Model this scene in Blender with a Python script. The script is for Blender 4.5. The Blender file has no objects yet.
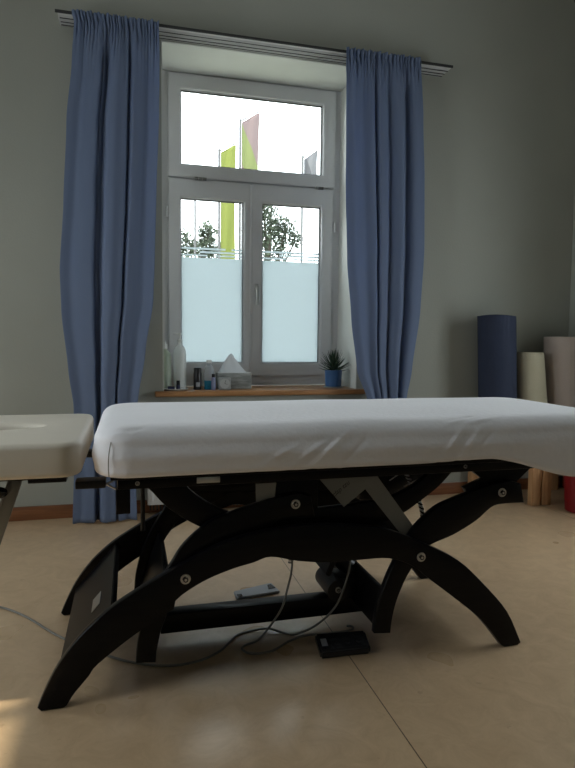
import bpy, bmesh, math, random
from mathutils import Vector, Matrix
from mathutils import noise as mn
random.seed(7)
scene = bpy.context.scene
C = scene.collection
PI = math.pi

# ------------------------------------------------------------------ materials
def new_mat(name):
    m = bpy.data.materials.new(name); m.use_nodes = True
    nt = m.node_tree; nt.nodes.clear()
    out = nt.nodes.new('ShaderNodeOutputMaterial')
    return m, nt, out

def principled(name, col, rough=0.5, metal=0.0, var=0.0, scale=8.0, bump=0.0, bscale=60.0, coat=0.0,
               spec=0.5, trans=0.0, ior=1.45, sheen=0.0, detail=4.0, stretch=None):
    m, nt, out = new_mat(name)
    b = nt.nodes.new('ShaderNodeBsdfPrincipled')
    b.inputs['Roughness'].default_value = rough
    b.inputs['Metallic'].default_value = metal
    b.inputs['Coat Weight'].default_value = coat
    b.inputs['Specular IOR Level'].default_value = spec
    b.inputs['Transmission Weight'].default_value = trans
    b.inputs['IOR'].default_value = ior
    b.inputs['Sheen Weight'].default_value = sheen
    b.inputs['Base Color'].default_value = (*col, 1)
    tc = nt.nodes.new('ShaderNodeTexCoord')
    src = tc.outputs['Object']
    if stretch:
        mp = nt.nodes.new('ShaderNodeMapping'); mp.inputs['Scale'].default_value = stretch
        nt.links.new(src, mp.inputs['Vector']); src = mp.outputs['Vector']
    if var > 0:
        n = nt.nodes.new('ShaderNodeTexNoise'); n.inputs['Scale'].default_value = scale
        n.inputs['Detail'].default_value = detail
        nt.links.new(src, n.inputs['Vector'])
        r = nt.nodes.new('ShaderNodeValToRGB')
        r.color_ramp.elements[0].position = 0.3; r.color_ramp.elements[1].position = 0.7
        r.color_ramp.elements[0].color = (*[c*(1-var) for c in col], 1)
        r.color_ramp.elements[1].color = (*[min(1, c*(1+var)) for c in col], 1)
        nt.links.new(n.outputs['Fac'], r.inputs['Fac'])
        nt.links.new(r.outputs['Color'], b.inputs['Base Color'])
    if bump > 0:
        n2 = nt.nodes.new('ShaderNodeTexNoise'); n2.inputs['Scale'].default_value = bscale
        n2.inputs['Detail'].default_value = 3
        nt.links.new(src, n2.inputs['Vector'])
        bp = nt.nodes.new('ShaderNodeBump'); bp.inputs['Strength'].default_value = bump
        bp.inputs['Distance'].default_value = 0.01
        nt.links.new(n2.outputs['Fac'], bp.inputs['Height'])
        nt.links.new(bp.outputs['Normal'], b.inputs['Normal'])
    nt.links.new(b.outputs['BSDF'], out.inputs['Surface'])
    return m

def thin_cloth(name, col, transl=0.3, var=0.06, scale=5, bump=0.15, bscale=300, tcol=None):
    m, nt, out = new_mat(name)
    b = nt.nodes.new('ShaderNodeBsdfPrincipled')
    b.inputs['Base Color'].default_value = (*col, 1); b.inputs['Roughness'].default_value = 0.9
    b.inputs['Specular IOR Level'].default_value = 0.15
    t = nt.nodes.new('ShaderNodeBsdfTranslucent'); t.inputs['Color'].default_value = (*(tcol or col), 1)
    tc = nt.nodes.new('ShaderNodeTexCoord')
    n = nt.nodes.new('ShaderNodeTexNoise'); n.inputs['Scale'].default_value = bscale
    nt.links.new(tc.outputs['Object'], n.inputs['Vector'])
    bp = nt.nodes.new('ShaderNodeBump'); bp.inputs['Strength'].default_value = bump
    bp.inputs['Distance'].default_value = 0.004
    nt.links.new(n.outputs['Fac'], bp.inputs['Height']); nt.links.new(bp.outputs['Normal'], b.inputs['Normal'])
    mx = nt.nodes.new('ShaderNodeMixShader'); mx.inputs['Fac'].default_value = transl
    nt.links.new(b.outputs['BSDF'], mx.inputs[1]); nt.links.new(t.outputs['BSDF'], mx.inputs[2])
    nt.links.new(mx.outputs['Shader'], out.inputs['Surface'])
    return m

def milky(name, col, transl=0.5, rough=0.3):
    m = thin_cloth(name, col, transl, bump=0.0)
    for n in m.node_tree.nodes:
        if n.type == 'BSDF_PRINCIPLED': n.inputs['Roughness'].default_value = rough; n.inputs['Specular IOR Level'].default_value = 0.5
    return m

def glass_mat(name):
    m, nt, out = new_mat(name)
    t = nt.nodes.new('ShaderNodeBsdfTransparent'); t.inputs['Color'].default_value = (0.96, 0.98, 0.97, 1)
    g = nt.nodes.new('ShaderNodeBsdfGlossy'); g.inputs['Roughness'].default_value = 0.02
    fa = nt.nodes.new('ShaderNodeLayerWeight'); fa.inputs['Blend'].default_value = 0.5
    pw = nt.nodes.new('ShaderNodeMath'); pw.operation = 'POWER'; pw.inputs[1].default_value = 5.0
    nt.links.new(fa.outputs['Facing'], pw.inputs[0])
    lw = nt.nodes.new('ShaderNodeMath'); lw.operation = 'MULTIPLY_ADD'; lw.inputs[1].default_value = 0.7; lw.inputs[2].default_value = 0.03
    nt.links.new(pw.outputs[0], lw.inputs[0])
    mx = nt.nodes.new('ShaderNodeMixShader')
    nt.links.new(lw.outputs[0], mx.inputs['Fac'])
    nt.links.new(t.outputs['BSDF'], mx.inputs[1]); nt.links.new(g.outputs['BSDF'], mx.inputs[2])
    nt.links.new(mx.outputs['Shader'], out.inputs['Surface'])
    return m

def film_mat(name):
    m, nt, out = new_mat(name)
    t = nt.nodes.new('ShaderNodeBsdfTranslucent'); t.inputs['Color'].default_value = (0.465, 0.505, 0.52, 1)
    d = nt.nodes.new('ShaderNodeBsdfDiffuse'); d.inputs['Color'].default_value = (0.6, 0.62, 0.63, 1)
    mx = nt.nodes.new('ShaderNodeMixShader'); mx.inputs['Fac'].default_value = 0.2
    nt.links.new(t.outputs['BSDF'], mx.inputs[1]); nt.links.new(d.outputs['BSDF'], mx.inputs[2])
    nt.links.new(mx.outputs['Shader'], out.inputs['Surface'])
    return m

def floor_mat():
    m, nt, out = new_mat('linoleum')
    b = nt.nodes.new('ShaderNodeBsdfPrincipled')
    tc = nt.nodes.new('ShaderNodeTexCoord'); N = nt.nodes; Lk = nt.links
    n1 = N.new('ShaderNodeTexNoise'); n1.inputs['Scale'].default_value = 9; n1.inputs['Detail'].default_value = 8; n1.inputs['Roughness'].default_value = 0.7
    n1.inputs['Distortion'].default_value = 1.2
    Lk.new(tc.outputs['Object'], n1.inputs['Vector'])
    r = N.new('ShaderNodeValToRGB'); e = r.color_ramp.elements
    e[0].position = 0.3; e[0].color = (0.46, 0.315, 0.185, 1)
    e[1].position = 0.72; e[1].color = (0.60, 0.43, 0.27, 1)
    Lk.new(n1.outputs['Fac'], r.inputs['Fac'])
    # small brown scuffs
    n2 = N.new('ShaderNodeTexNoise'); n2.inputs['Scale'].default_value = 23; n2.inputs['Detail'].default_value = 3
    Lk.new(tc.outputs['Object'], n2.inputs['Vector'])
    r2 = N.new('ShaderNodeValToRGB'); r2.color_ramp.elements[0].position = 0.69; r2.color_ramp.elements[1].position = 0.76
    Lk.new(n2.outputs['Fac'], r2.inputs['Fac'])
    mx = N.new('ShaderNodeMixRGB'); mx.inputs['Color2'].default_value = (0.25, 0.15, 0.08, 1)
    ml = N.new('ShaderNodeMath'); ml.operation = 'MULTIPLY'; ml.inputs[1].default_value = 0.35
    Lk.new(r2.outputs['Color'], ml.inputs[0]); Lk.new(ml.outputs[0], mx.inputs['Fac']); Lk.new(r.outputs['Color'], mx.inputs['Color1'])
    # welded sheet seams, 2 m apart, running toward the window
    sp = N.new('ShaderNodeSeparateXYZ'); Lk.new(tc.outputs['Object'], sp.inputs[0])
    a = N.new('ShaderNodeMath'); a.operation = 'SUBTRACT'; a.inputs[1].default_value = 0.748; Lk.new(sp.outputs['X'], a.inputs[0])
    p = N.new('ShaderNodeMath'); p.operation = 'PINGPONG'; p.inputs[1].default_value = 1.0; Lk.new(a.outputs[0], p.inputs[0])
    lt = N.new('ShaderNodeMath'); lt.operation = 'LESS_THAN'; lt.inputs[1].default_value = 0.0018; Lk.new(p.outputs[0], lt.inputs[0])
    m2 = N.new('ShaderNodeMixRGB'); m2.inputs['Color2'].default_value = (0.08, 0.05, 0.03, 1)
    Lk.new(lt.outputs[0], m2.inputs['Fac']); Lk.new(mx.outputs['Color'], m2.inputs['Color1'])
    Lk.new(m2.outputs['Color'], b.inputs['Base Color'])
    n3 = N.new('ShaderNodeTexNoise'); n3.inputs['Scale'].default_value = 3
    Lk.new(tc.outputs['Object'], n3.inputs['Vector'])
    mr = N.new('ShaderNodeMapRange'); mr.inputs['To Min'].default_value = 0.24; mr.inputs['To Max'].default_value = 0.34
    Lk.new(n3.outputs['Fac'], mr.inputs['Value']); Lk.new(mr.outputs['Result'], b.inputs['Roughness'])
    b.inputs['Specular IOR Level'].default_value = 0.85
    bp = N.new('ShaderNodeBump'); bp.inputs['Strength'].default_value = 0.03; Lk.new(n1.outputs['Fac'], bp.inputs['Height'])
    Lk.new(bp.outputs['Normal'], b.inputs['Normal'])
    Lk.new(b.outputs['BSDF'], out.inputs['Surface'])
    return m

def wood_mat(name, c1, c2, rough=0.4, scale=(1, 14, 14), spec=0.4):
    m, nt, out = new_mat(name); N = nt.nodes; Lk = nt.links
    b = N.new('ShaderNodeBsdfPrincipled'); b.inputs['Roughness'].default_value = rough
    b.inputs['Specular IOR Level'].default_value = spec
    tc = N.new('ShaderNodeTexCoord'); mp = N.new('ShaderNodeMapping'); mp.inputs['Scale'].default_value = scale
    Lk.new(tc.outputs['Object'], mp.inputs['Vector'])
    n = N.new('ShaderNodeTexNoise'); n.inputs['Scale'].default_value = 3; n.inputs['Detail'].default_value = 6; n.inputs['Distortion'].default_value = 0.6
    Lk.new(mp.outputs['Vector'], n.inputs['Vector'])
    r = N.new('ShaderNodeValToRGB'); r.color_ramp.elements[0].position = 0.35; r.color_ramp.elements[1].position = 0.65
    r.color_ramp.elements[0].color = (*c1, 1); r.color_ramp.elements[1].color = (*c2, 1)
    Lk.new(n.outputs['Fac'], r.inputs['Fac']); Lk.new(r.outputs['Color'], b.inputs['Base Color'])
    Lk.new(b.outputs['BSDF'], out.inputs['Surface'])
    return m

M = {}
M['floor'] = floor_mat()
M['wall'] = principled('wall_plaster', (0.345, 0.35, 0.31), 0.92, var=0.035, scale=1.5, bump=0.12, bscale=90, spec=0.2)
M['ceiling'] = principled('ceiling_paint', (0.62, 0.62, 0.60), 0.95, spec=0.2, bump=0.05)
M['reveal'] = principled('reveal_paint', (0.62, 0.63, 0.60), 0.85, spec=0.2, bump=0.05, var=0.02)
M['upvc'] = principled('white_window_profile', (0.60, 0.60, 0.61), 0.35, var=0.02, scale=3)
M['gasket'] = principled('dark_gasket', (0.02, 0.02, 0.02), 0.7, var=0.1)
M['glass'] = glass_mat('window_glass')
M['film'] = film_mat('frosted_film')
M['sillwood'] = wood_mat('sill_wood', (0.26, 0.12, 0.045), (0.42, 0.22, 0.10), 0.35)
M['skirting'] = wood_mat('skirting_wood', (0.15, 0.055, 0.02), (0.23, 0.09, 0.035), 0.45)
M['stoolwood'] = wood_mat('beech_wood', (0.42, 0.22, 0.10), (0.55, 0.32, 0.16), 0.5, (14, 14, 1))
M['lacquer'] = wood_mat('black_stained_wood', (0.003, 0.003, 0.004), (0.006, 0.0055, 0.006), 0.30, (2, 20, 20), 0.16)
M['blackmetal'] = principled('black_metal', (0.012, 0.012, 0.014), 0.4, metal=0.3, var=0.1)
M['steel'] = principled('brushed_steel', (0.55, 0.55, 0.54), 0.32, metal=1.0, var=0.06, stretch=(1, 20, 20))
M['greymetal'] = principled('grey_painted_metal', (0.21, 0.21, 0.20), 0.5, metal=0.3, var=0.05)
M['sheet'] = principled('white_jersey_sheet', (0.82, 0.805, 0.84), 0.85, var=0.02, scale=4, bump=0.25, bscale=45, spec=0.2, sheen=0.2)
M['leather'] = principled('cream_vinyl', (0.66, 0.60, 0.51), 0.48, var=0.03, scale=4, bump=0.08, bscale=160, spec=0.4)
M['curtain'] = thin_cloth('blue_curtain', (0.175, 0.22, 0.33), 0.28, tcol=(0.12, 0.20, 0.42))
M['rail'] = principled('white_rail', (0.50, 0.50, 0.49), 0.4, var=0.02)
M['darkline'] = principled('dark_rail_groove', (0.03, 0.03, 0.03), 0.6, var=0.1)
M['plastic_black'] = principled('black_plastic', (0.014, 0.014, 0.016), 0.25, var=0.1, bump=0.03)
M['plastic_grey'] = principled('grey_plastic', (0.3, 0.31, 0.33), 0.3, var=0.05)
M['plastic_white'] = principled('white_plastic', (0.72, 0.73, 0.72), 0.35, var=0.02)
M['cable'] = principled('grey_cable', (0.20, 0.19, 0.17), 0.5, var=0.05)
M['print'] = principled('dark_print', (0.02, 0.02, 0.02), 0.6, var=0.05)
M['paper'] = thin_cloth('white_tissue', (0.85, 0.86, 0.88), 0.5)
M['liquid_green'] = milky('pale_green_translucent_plastic', (0.62, 0.68, 0.58), 0.6)
M['bottle_white'] = milky('white_translucent_plastic', (0.88, 0.90, 0.90), 0.5)
M['bottle_clear'] = principled('milky_clear_plastic', (0.62, 0.66, 0.70), 0.2, var=0.03, trans=0.5)
M['blue_liquid'] = principled('blue_liquid', (0.03, 0.27, 0.45), 0.2, var=0.04, trans=0.3)
M['navy'] = principled('navy_plastic', (0.012, 0.016, 0.06), 0.3, var=0.05)
M['darkcan'] = principled('dark_can', (0.018, 0.016, 0.018), 0.3, metal=0.2, var=0.1)
M['silverbox'] = principled('silver_grey_box', (0.30, 0.31, 0.31), 0.4, metal=0.2, var=0.25, scale=25)
M['tissuebox'] = principled('grey_leaf_print_carton', (0.24, 0.25, 0.24), 0.6, var=0.45, scale=14, stretch=(1, 1, 4))
M['pot'] = principled('blue_glazed_pot', (0.035, 0.10, 0.24), 0.28, var=0.08, scale=6)
M['leaf'] = principled('aloe_leaf', (0.022, 0.05, 0.028), 0.45, var=0.3, scale=30)
M['soil'] = principled('soil', (0.03, 0.02, 0.012), 0.95, var=0.3, bump=0.5)
M['matblue'] = principled('navy_foam_mat', (0.018, 0.026, 0.055), 0.8, var=0.08, bump=0.2, bscale=120)
M['matcream'] = principled('cream_foam_mat', (0.44, 0.40, 0.29), 0.85, var=0.04, bump=0.2, bscale=120)
M['matrose'] = principled('rose_beige_foam_mat', (0.42, 0.35, 0.31), 0.85, var=0.04, bump=0.2, bscale=120)
M['red'] = principled('red_plastic', (0.22, 0.006, 0.010), 0.4, var=0.05)
M['ground'] = principled('outside_ground', (0.20, 0.21, 0.17), 0.95, var=0.2, scale=2)
M['tree'] = principled('tree_leaves', (0.035, 0.05, 0.028), 0.8, var=0.35, scale=1.5)
M['bark'] = principled('tree_bark', (0.09, 0.075, 0.06), 0.9, var=0.2)
M['pole'] = principled('flag_pole_metal', (0.06, 0.06, 0.06), 0.6, metal=0.0, var=0.05)
M['radiator'] = principled('radiator_enamel', (0.66, 0.67, 0.68), 0.35, var=0.02)

def flag_mat(name, base, band, off, slope=0.35, width=0.3):
    m, nt, out = new_mat(name); N = nt.nodes; Lk = nt.links
    tc = N.new('ShaderNodeTexCoord'); sp = N.new('ShaderNodeSeparateXYZ'); Lk.new(tc.outputs['Object'], sp.inputs[0])
    a = N.new('ShaderNodeMath'); a.operation = 'MULTIPLY_ADD'; a.inputs[1].default_value = slope; Lk.new(sp.outputs['Z'], a.inputs[0]); Lk.new(sp.outputs['X'], a.inputs[2])
    s = N.new('ShaderNodeMath'); s.operation = 'SUBTRACT'; s.inputs[1].default_value = off; Lk.new(a.outputs[0], s.inputs[0])
    ab = N.new('ShaderNodeMath'); ab.operation = 'ABSOLUTE'; Lk.new(s.outputs[0], ab.inputs[0])
    lt = N.new('ShaderNodeMath'); lt.operation = 'LESS_THAN'; lt.inputs[1].default_value = width; Lk.new(ab.outputs[0], lt.inputs[0])
    mx = N.new('ShaderNodeMixRGB'); mx.inputs['Color1'].default_value = (*base, 1); mx.inputs['Color2'].default_value = (*band, 1); Lk.new(lt.outputs[0], mx.inputs['Fac'])
    d = N.new('ShaderNodeBsdfDiffuse'); t = N.new('ShaderNodeBsdfTranslucent')
    Lk.new(mx.outputs['Color'], d.inputs['Color']); Lk.new(mx.outputs['Color'], t.inputs['Color'])
    ms = N.new('ShaderNodeMixShader'); ms.inputs['Fac'].default_value = 0.5
    Lk.new(d.outputs[0], ms.inputs[1]); Lk.new(t.outputs[0], ms.inputs[2]); Lk.new(ms.outputs[0], out.inputs['Surface'])
    return m

# ------------------------------------------------------------------ helpers
def link_mesh(name, bm, mat, parent=None, smooth=False, loc=None):
    me = bpy.data.meshes.new(name)
    bmesh.ops.recalc_face_normals(bm, faces=bm.faces)
    bm.to_mesh(me); bm.free()
    o = bpy.data.objects.new(name, me); C.objects.link(o)
    if mat is not None: me.materials.append(mat)
    if smooth:
        me.shade_smooth()
        if smooth != 'all':
            me.set_sharp_from_angle(angle=math.radians(40))
    if loc: o.location = loc
    if parent is not None: o.parent = parent
    return o

def thing(name, label, cat, loc=(0, 0, 0), group=None, kind=None):
    o = bpy.data.objects.new(name, None); C.objects.link(o); o.location = loc
    o.empty_display_size = 0.1
    if label: o['label'] = label
    if cat: o['category'] = cat
    if group: o['group'] = group
    if kind: o['kind'] = kind
    return o

def tag(o, label=None, cat=None, group=None, kind=None):
    if label: o['label'] = label
    if cat: o['category'] = cat
    if group: o['group'] = group
    if kind: o['kind'] = kind
    return o

def box(bm, x0, x1, y0, y1, z0, z1, bev=0.0, seg=2, mtx=None):
    r = bmesh.ops.create_cube(bm, size=1.0)
    vs = r['verts']
    for v in vs:
        v.co = Vector(((x0+x1)/2 + v.co.x*(x1-x0), (y0+y1)/2 + v.co.y*(y1-y0), (z0+z1)/2 + v.co.z*(z1-z0)))
    if bev > 0:
        es = set(e for v in vs for e in v.link_edges)
        res = bmesh.ops.bevel(bm, geom=list(es), offset=bev, segments=seg, affect='EDGES', profile=0.5)
        vs = list(set(v for f in res['faces'] for v in f.verts) | set(v for v in vs if v.is_valid))
    if mtx is not None:
        for v in vs: v.co = mtx @ v.co
    return vs

def boxobj(name, d, mat, parent=None, bev=0.0, seg=2, origin=None):
    bm = bmesh.new(); box(bm, *d, bev=bev, seg=seg)
    return link_mesh(name, bm, mat, parent, smooth=bev > 0)

def cyl(bm, p0, p1, r0, r1=None, seg=24, caps=True):
    p0 = Vector(p0); p1 = Vector(p1); r1 = r0 if r1 is None else r1
    d = p1-p0; L = d.length
    q = d.to_track_quat('Z', 'Y').to_matrix().to_4x4()
    bmesh.ops.create_cone(bm, cap_ends=caps, segments=seg, radius1=r0, radius2=r1, depth=L,
                          matrix=Matrix.Translation((p0+p1)/2) @ q)

def lathe(bm, prof, c=(0, 0, 0), seg=32):
    rings = []
    for r, z in prof:
        if r < 1e-6: rings.append([bm.verts.new((c[0], c[1], c[2]+z))])
        else: rings.append([bm.verts.new((c[0]+r*math.cos(2*PI*i/seg), c[1]+r*math.sin(2*PI*i/seg), c[2]+z)) for i in range(seg)])
    for a, b in zip(rings[:-1], rings[1:]):
        for i in range(seg):
            j = (i+1) % seg
            if len(a) == 1 and len(b) == 1: continue
            if len(a) == 1: bm.faces.new((a[0], b[i], b[j]))
            elif len(b) == 1: bm.faces.new((a[i], a[j], b[0]))
            else: bm.faces.new((a[i], a[j], b[j], b[i]))

def catmull(pts, n=6, closed=False):
    out = []; N = len(pts)
    P = [Vector(p) for p in pts]
    rng = range(N if closed else N-1)
    for i in rng:
        p0 = P[(i-1) % N] if (closed or i > 0) else P[0]
        p1 = P[i]; p2 = P[(i+1) % N]
        p3 = P[(i+2) % N] if (closed or i+2 < N) else P[-1]
        for k in range(n):
            t = k/n
            out.append(0.5*((2*p1)+(-p0+p2)*t+(2*p0-5*p1+4*p2-p3)*t*t+(-p0+3*p1-3*p2+p3)*t**3))
    if not closed: out.append(P[-1])
    return out

def tube(bm, pts, r, seg=8, smooth_n=6):
    P = catmull(pts, smooth_n) if smooth_n else [Vector(p) for p in pts]
    rings = []; prev = None
    for i, p in enumerate(P):
        d = (P[min(i+1, len(P)-1)] - P[max(i-1, 0)]).normalized()
        if prev is None:
            up = Vector((0, 0, 1)) if abs(d.z) < 0.9 else Vector((1, 0, 0))
            a = d.cross(up).normalized()
        else:
            a = (prev - d*prev.dot(d)).normalized()
        prev = a; b = d.cross(a)
        rings.append([bm.verts.new(p + r*(a*math.cos(2*PI*k/seg)+b*math.sin(2*PI*k/seg))) for k in range(seg)])
    for A, B in zip(rings[:-1], rings[1:]):
        for k in range(seg):
            bm.faces.new((A[k], A[(k+1) % seg], B[(k+1) % seg], B[k]))
    bm.faces.new(rings[0]); bm.faces.new(rings[-1][::-1])

def plate(name, poly, y0, y1, mat, parent, bev=0.004, smooth_pts=None):
    """flat plank cut to an outline in the XZ plane with its own thickness"""
    bm = bmesh.new()
    vs = [bm.verts.new((x, y0, z)) for x, z in poly]
    f = bm.faces.new(vs)
    r = bmesh.ops.extrude_face_region(bm, geom=[f])
    for g in r['geom']:
        if isinstance(g, bmesh.types.BMVert): g.co.y = y1
    bmesh.ops.recalc_face_normals(bm, faces=bm.faces)
    if bev:
        es = [e for e in bm.edges if abs(e.verts[0].co.y-e.verts[1].co.y) < 1e-6]
        bmesh.ops.bevel(bm, geom=es, offset=bev, segments=2, affect='EDGES', profile=0.5)
    bmesh.ops.triangulate(bm, faces=[f for f in bm.faces if len(f.verts) > 6])
    return link_mesh(name, bm, mat, parent, smooth=True)

def curve2(pts, n=4):
    return [(p.x, p.y) for p in catmull([(a, b, 0) for a, b in pts], n)]

# ------------------------------------------------------------------ room shell
XL, XR, YB, YW, ZC = -2.0, 3.27, -1.6, 3.91, 3.75
OX0, OX1, OZ1 = 0.205, 1.535, 2.965   # window opening
SILL = 0.79; YF = 4.30                # window plane
YE = 4.45                             # outer face of the wall

def structure(o): o['kind'] = 'structure'; return o
structure(boxobj('floor', (XL-0.3, XR+0.3, YB-0.3, YE, -0.1, 0), M['floor']))
structure(boxobj('ceiling', (XL-0.3, XR+0.3, YB-0.3, YE, ZC, ZC+0.1), M['ceiling']))
bm = bmesh.new()
box(bm, XL-0.3, OX0, YW, YE, 0, ZC); box(bm, OX1, XR+0.3, YW, YE, 0, ZC)
box(bm, OX0, OX1, YW, YE, 0, SILL-0.035); box(bm, OX0, OX1, YW, YE, OZ1, ZC)
structure(link_mesh('wall_back', bm, M['wall']))
NY0, NY1, NZ0, NZ1 = 1.5, 2.8, 0.5, 2.10
bm = bmesh.new()
box(bm, XR, XR+0.3, YB-0.3, NY0, 0, ZC); box(bm, XR, XR+0.3, NY1, YW, 0, ZC)
box(bm, XR, XR+0.3, NY0, NY1, 0, NZ0); box(bm, XR, XR+0.3, NY0, NY1, NZ1, ZC)
structure(link_mesh('wall_right', bm, M['wall']))
structure(boxobj('wall_front', (XL-0.3, XR+0.3, YB-0.3, YB, 0, ZC), M['wall']))
# left wall with the sunny window
LY0, LY1, LZ0, LZ1 = 0.95, 1.935, 1.0, 2.90
MY0, MY1, MZ1 = 2.45, 3.25, 2.10
bm = bmesh.new()
box(bm, XL-0.3, XL, YB, LY0, 0, ZC); box(bm, XL-0.3, XL, LY1, MY0, 0, ZC); box(bm, XL-0.3, XL, MY1, YW, 0, ZC)
box(bm, XL-0.3, XL, LY0, LY1, 0, LZ0); box(bm, XL-0.3, XL, LY0, LY1, LZ1, ZC)
box(bm, XL-0.3, XL, MY0, MY1, 0, 0.6); box(bm, XL-0.3, XL, MY0, MY1, MZ1, ZC)
structure(link_mesh('wall_left', bm, M['wall']))
structure(boxobj('baseboard_back', (XL, XR, YW-0.014, YW, 0, 0.085), M['skirting'], bev=0.003))
structure(boxobj('baseboard_right', (XR-0.014, XR, YB, YW-0.015, 0, 0.085), M['skirting'], bev=0.003))
structure(boxobj('baseboard_left', (XL, XL+0.014, YB, YW-0.015, 0, 0.085), M['skirting'], bev=0.003))
structure(boxobj('baseboard_front', (XL+0.015, XR-0.015, YB, YB+0.014, 0, 0.085), M['skirting'], bev=0.003))

# plain windows out of view (they let the daylight in; two are added as fill)
def plain_window(name, axis, a0, a1, z0, z1, pos):
    t = thing(name, None, None, kind='structure')
    def b(x0, x1, zz0, zz1, w=0.05):
        if axis == 'x': return (x0, x1, pos-w/2, pos+w/2, zz0, zz1)
        return (pos-w/2, pos+w/2, x0, x1, zz0, zz1)
    bm = bmesh.new(); f = 0.05
    for r in ((a0, a1, z0, z0+f), (a0, a1, z1-f, z1), (a0, a0+f, z0+f, z1-f), (a1-f, a1, z0+f, z1-f), ((a0+a1)/2-f/2, (a0+a1)/2+f/2, z0+f, z1-f)):
        box(bm, *b(*r))
    link_mesh('window_frame', bm, M['upvc'], t)
    bm = bmesh.new(); box(bm, *b(a0+f, a1-f, z0+f, z1-f, 0.006)); link_mesh('glass', bm, M['glass'], t)
plain_window('window_2', 'y', LY0, LY1, LZ0, LZ1, XL-0.2)
plain_window('added_window_right', 'y', NY0, NY1, NZ0, NZ1, XR+0.2)  # unseen opening added to brighten the floor on the right
plain_window('added_window_left', 'y', MY0, MY1, 0.6, MZ1, XL-0.2)  # unseen opening added for fill on the floor behind the table

# ------------------------------------------------------------------ the window in view
W1 = thing('window_1', None, None, kind='structure')
def framebox(name, x0, x1, z0, z1, hx0, hx1, hz0, hz1, y0, y1, mat, parent, bev=0.004):
    """rectangular frame (outer minus hole) made of four mitred bars"""
    bm = bmesh.new()
    def ring(y, a0, a1, b0, b1): return [bm.verts.new(p) for p in ((a0, y, b0), (a1, y, b0), (a1, y, b1), (a0, y, b1))]
    o0 = ring(y0, x0, x1, z0, z1); i0 = ring(y0, hx0, hx1, hz0, hz1)
    o1 = ring(y1, x0, x1, z0, z1); i1 = ring(y1, hx0, hx1, hz0, hz1)
    for k in range(4):
        j = (k+1) % 4
        bm.faces.new((o0[k], o0[j], i0[j], i0[k])); bm.faces.new((o1[k], i1[k], i1[j], o1[j]))
        bm.faces.new((o0[k], o1[k], o1[j], o0[j])); bm.faces.new((i0[k], i0[j], i1[j], i1[k]))
    bmesh.ops.recalc_face_normals(bm, faces=bm.faces)
    if bev: bmesh.ops.bevel(bm, geom=[e for e in bm.edges if not (abs(e.verts[0].co.x-e.verts[1].co.x) > 1e-4 and abs(e.verts[0].co.z-e.verts[1].co.z) > 1e-4)], offset=bev, segments=2, affect='EDGES')
    return link_mesh(name, bm, mat, parent, smooth=True)
# outer frame and transom
framebox('window_frame', OX0, OX1, SILL, OZ1, 0.30, 1.455, SILL+0.088, 2.905, YF+0.01, YF+0.09, M['upvc'], W1)
boxobj('transom', (0.30, 1.455, YF+0.012, YF+0.088, 2.215, 2.275), M['upvc'], W1, bev=0.003)
def sash(x0, x1, z0, z1, gx0, gx1, gz0, gz1):
    s = framebox('window_sash', x0, x1, z0, z1, gx0, gx1, gz0, gz1, YF-0.012, YF+0.05, M['upvc'], W1, bev=0.006)
    # glazing bead step
    framebox('glazing_bead', gx0-0.001, gx1+0.001, gz0-0.001, gz1+0.001, gx0+0.008, gx1-0.008, gz0+0.008, gz1-0.008, YF+0.012, YF+0.045, M['upvc'], s, bev=0.002)
    framebox('gasket', gx0+0.007, gx1-0.007, gz0+0.007, gz1-0.007, gx0+0.011, gx1-0.011, gz0+0.011, gz1-0.011, YF+0.016, YF+0.042, M['gasket'], s, bev=0)
    boxobj('glass', (gx0+0.008, gx1-0.008, YF+0.026, YF+0.032, gz0+0.008, gz1-0.008), M['glass'], s)
    return s
s1 = sash(0.268, 1.487, 2.250, 2.948, 0.352, 1.393, 2.338, 2.852)
s2 = sash(0.268, 0.848, 0.862, 2.238, 0.348, 0.806, 0.952, 2.116)
s3 = sash(0.858, 1.475, 0.862, 2.238, 0.934, 1.388, 0.952, 2.116)
boxobj('closing_strip', (0.843, 0.863, YF-0.018, YF-0.008, 0.868, 2.232), M['upvc'], s3, bev=0.003)
boxobj('sash_gap', (0.849, 0.857, YF+0.0, YF+0.02, 0.862, 2.238), M['gasket'], W1)
# frosted film with clear lines near its top
for s, gx0, gx1, dz in ((s2, 0.357, 0.797, 0.0), (s3, 0.943, 1.379, 0.0)):
    bm = bmesh.new()
    box(bm, gx0, gx1, YF+0.0225, YF+0.0245, 0.960, 1.705)
    w = gx1-gx0
    segs = [(0.0, 0.42, 1.716, 1.728), (0.30, 1.0, 1.738, 1.752), (0.0, 0.72, 1.762, 1.776), (0.55, 1.0, 1.716, 1.728), (0.82, 1.0, 1.762, 1.776)]
    for a, b_, z0, z1 in segs: box(bm, gx0+a*w, gx0+b_*w, YF+0.0225, YF+0.0245, z0, z1)
    link_mesh('frosted_film', bm, M['film'], s)
# handle on the right casement
bm = bmesh.new(); box(bm, 0.880, 0.908, YF-0.024, YF-0.010, 1.455, 1.530, bev=0.005)
cyl(bm, (0.894, YF-0.02, 1.495), (0.894, YF-0.06, 1.495), 0.011)
box(bm, 0.884, 0.905, YF-0.068, YF-0.050, 1.375, 1.508, bev=0.006, seg=3)
link_mesh('window_handle', bm, M['steel'], s3, smooth=True)
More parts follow.
